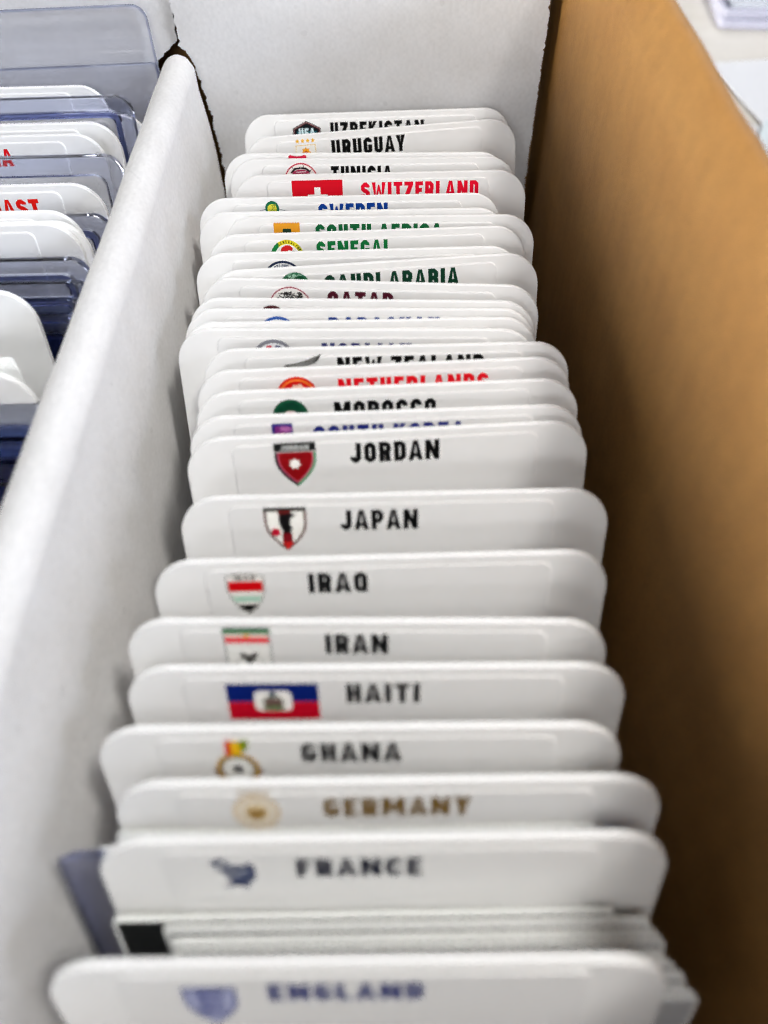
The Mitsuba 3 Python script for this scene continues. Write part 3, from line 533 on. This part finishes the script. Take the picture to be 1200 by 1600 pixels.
# ------------------------------------------------------------------ clear plastic card cases
def ring_mesh(outer, inner, z0, z1):
    import manifold3d as m3
    def man(t): return m3.Manifold(m3.Mesh(np.asarray(t.vertices, np.float32), np.asarray(t.faces, np.uint32)))
    a = slab(outer, z0, z1, min(.45, (z1 - z0)*.3)); b = trimesh.creation.extrude_polygon(inner, z1 - z0 + 2, engine='earcut'); b.apply_translation([0, 0, z0 - 1])
    q = man(a) - man(b); mm = q.to_mesh()
    assert len(mm.tri_verts) > 20
    return trimesh.Trimesh(mm.vert_properties[:, :3], mm.tri_verts, process=False)
def film(outer, z):
    v, f = trimesh.creation.triangulate_polygon(outer, engine='earcut')
    m = trimesh.Trimesh(np.column_stack([v, np.full(len(v), z)]), f, process=False)
    if m.face_normals[0][2] < 0: m.invert()
    return m
def case(xr, y, z, lean, label, w=76.0, yaw=0.0, th=2.4, lip=0.0, group='card cases in the left compartment', navy=True, roll=0.0, H=None, frame_w=3.2, floor=88.0, film_mat='pale', window_mat='clear'):
    """xr: x of the right edge; y: front face at the top edge"""
    k = thing('card_case', label, 'card case', group)
    to = frame(xr - w/2, y, z, math.radians(lean), math.radians(yaw), math.radians(roll))
    H = H or (z + floor)/math.cos(math.radians(lean))
    o = rrect(-w/2, -H, w/2, 0, 3.5, n=8)
    i1 = rrect(-w/2 + frame_w, -H + frame_w, w/2 - frame_w, -frame_w, 2.4, n=8)
    i2 = rrect(-w/2 + frame_w + 1.5, -H + frame_w + 1.5, w/2 - frame_w - 1.5, -frame_w - 1.5, 1.8, n=8)
    if lip:
        part(k, 'back_sheet', film(o, -th + .2), film_mat, smooth=False, to_world=to)
        part(k, 'back_edge', ring_mesh(o, rrect(-w/2 + .55, -H + .55, w/2 - .55, -.55, 3.0, n=8), -th, -th + .45), 'clear_frame', smooth=35, to_world=to)
        o2 = rrect(-w/2, -H, w/2, -lip, 1.2, n=5)
        part(k, 'front_sheet', film(o2, -.2), film_mat, smooth=False, to_world=to)
        part(k, 'front_edge', ring_mesh(o2, rrect(-w/2 + .5, -H + .5, w/2 - .5, -lip - .4, .9, n=5), -.45, 0), 'clear_frame', smooth=35, to_world=to)
        return k
    part(k, 'frame', ring_mesh(o, i1, -th, 0), 'clear_frame', smooth=35, to_world=to)
    if navy: part(k, 'inner_rim', ring_mesh(i1, i2, -th*.8, -.35), 'navy_frame', smooth=35, to_world=to)
    part(k, 'window', film((i2 if navy else i1).buffer(-.02), -th*.6), window_mat, smooth=False, to_world=to)
    return k
LG = 'dividers in the left compartment'
def ldiv(xr, y, z, label, **kw): return divider(xr - 36, y, kw.pop('yaw', 0.3), kw.pop('lean', 12), label, z=z, group=LG, **kw)
case(-58.0, 212.3, 24.0, 7.0, 'tall clear plastic card sleeve standing against the white end flap', lip=12.6, th=1.6, w=76, roll=1.0)
ldiv(-72.0, 207.9, 8, 'white divider directly behind the rearmost framed card case in the left compartment', lean=11, text='ECUADOR', tu=-16, tw=18, tv=2.4)
ldiv(-60.6, 198.6, 5, 'white divider shifted right so only its corner shows beside the framed card case', lean=12)
case(-61.6, 192.4, 12, 12, 'rearmost dark rimmed clear card case, in front of the shifted divider', yaw=.9)
ldiv(-65.0, 188.2, 8, 'white divider just behind the CROATIA divider', text='CURACAO', tu=-9, tw=18, tv=2.9, tcol=NAVY)
ldiv(-67.4, 182.6, 8, 'white divider with red letters ending in IA, in the left compartment', text='CROATIA', tu=-4.9, tw=18.4, tv=2.7, tcol=(206, 20, 30))
case(-58.6, 164.8, 12, 12, 'grey tinted clear card case just behind the red COAST divider', navy=False, frame_w=4.2)
ldiv(-63.0, 160.4, 8, 'white divider with red letters ending in COAST, in the left compartment', text='IVORY COAST', tu=-7.0, tw=28.4, tv=2.8, tcol=(212, 26, 20))
case(-60.6, 152.6, 5.2, 12, 'clear card case with blue corner showing right of a white divider, before COAST', th=2.0)
ldiv(-65.6, 149.7, 8, 'white divider first in front of the COAST divider')
ldiv(-63.6, 146.3, 7.6, 'white divider tucked between two close white dividers in front of COAST', sticker=False)
ldiv(-64.8, 144.9, 8, 'foremost of the three close white dividers in front of COAST')
case(-61.4, 135.4, 6, 12, 'tallest of the four blue card cases behind the big plain divider', th=2.2)
case(-60.8, 131.8, 3, 12, 'second of the four blue card cases behind the big plain divider', th=2.2, window_mat='blue_film')
case(-60.9, 128.6, 1, 12, 'third of the four blue card cases behind the big plain divider', th=2.2, window_mat='blue_film')
case(-60.7, 125.4, -1, 12, 'foremost of the four blue card cases behind the big plain divider', th=2.2, window_mat='blue_film')
ldiv(-68.8, 122.4, 8, 'large plain white divider in the left compartment, right edge sloping to the partition', sticker=False)
for i in range(4):
    card(-68.2 - 31.7 + i*.35, 106.6 - i*.5, 5.4 - .35*i, 12, 0, 'white card standing in the small stack behind the nearest left divider', 'cards behind the nearest left divider', th=.36)
ldiv(-64.2, 101.4, 6, 'nearest white divider in the left compartment, behind a dark blue card case', sticker=False)
case(-61.2, 98.4, 0.5, 12, 'dark blue card case nearest the camera in the left compartment', th=3.0, window_mat='blue_film')
case(-61.4, 94.4, -4.5, 12, 'dark blue card case sunk low in front of the nearest left case', th=3.0, window_mat='blue_film')
case(-61.4, 90.4, -6.5, 12, 'lowest dark blue card case beside the partition', th=3.0, window_mat='blue_film')
# a case standing in the right compartment behind FRANCE
case(31.8, 23.9, -6.0, 18.9, 'bluish clear card case showing at the left edge of the FRANCE divider', group=None, th=.9, lip=.5, film_mat='lavender_film')

# ------------------------------------------------------------------ things lying on the table
def sheet(key, pts, h, m, label, cat, z0=0.0):
    g = trimesh.creation.extrude_polygon(Polygon(pts), h, engine='earcut'); g.apply_translation([0, 0, z0])
    scene[key] = mikit.ply(g, MAT[m]); tag(key, label, cat)
sheet('paper_sheet', [(.1775, .4405), (.255, .446), (.268, .322), (.187, .371)], .0006, 'paper', 'white paper sheet with its corner pointing at the box', 'paper', .0012)
sheet('paper_sheet_001', [(.130, .400), (.165, .3795), (.262, .352), (.235, .20), (.12, .22)], .0006, 'paper', 'white paper sheet lying beside the brown box wall, under another sheet', 'paper', .0003)
sheet('foil_pack', [(.1665, .3315), (.186, .372), (.26, .352), (.24, .262), (.16, .285)], .0025, 'foil', 'grey foil card pack at the right edge of the picture', 'pack', .0022)
def flat_case(x, y, z, rot, label):
    k = thing('plastic_slab', label, 'card case', 'clear cases stacked on the table')
    to = T().translate([x, y, z]) @ T().rotate([0, 0, 1], rot) @ T().scale([MM, MM, MM])
    o = rrect(0, 0, 104, 77, 3, n=6); i = rrect(3, 3, 101, 74, 2, n=6)
    part(k, 'frame', ring_mesh(o, i, 0, 4.4), 'lilac', smooth=35, to_world=to)
    part(k, 'window', film(i.buffer(-.02), 3.4), 'clear', smooth=False, to_world=to)
    part(k, 'card', bx(7, 7, 1.5, 97, 70, 2.6), 'card', smooth=False, to_world=to)
flat_case(.196, .487, .0004, -8, 'lower clear card case of the stack on the table')
flat_case(.197, .489, .0050, -5, 'upper clear card case of the stack on the table')
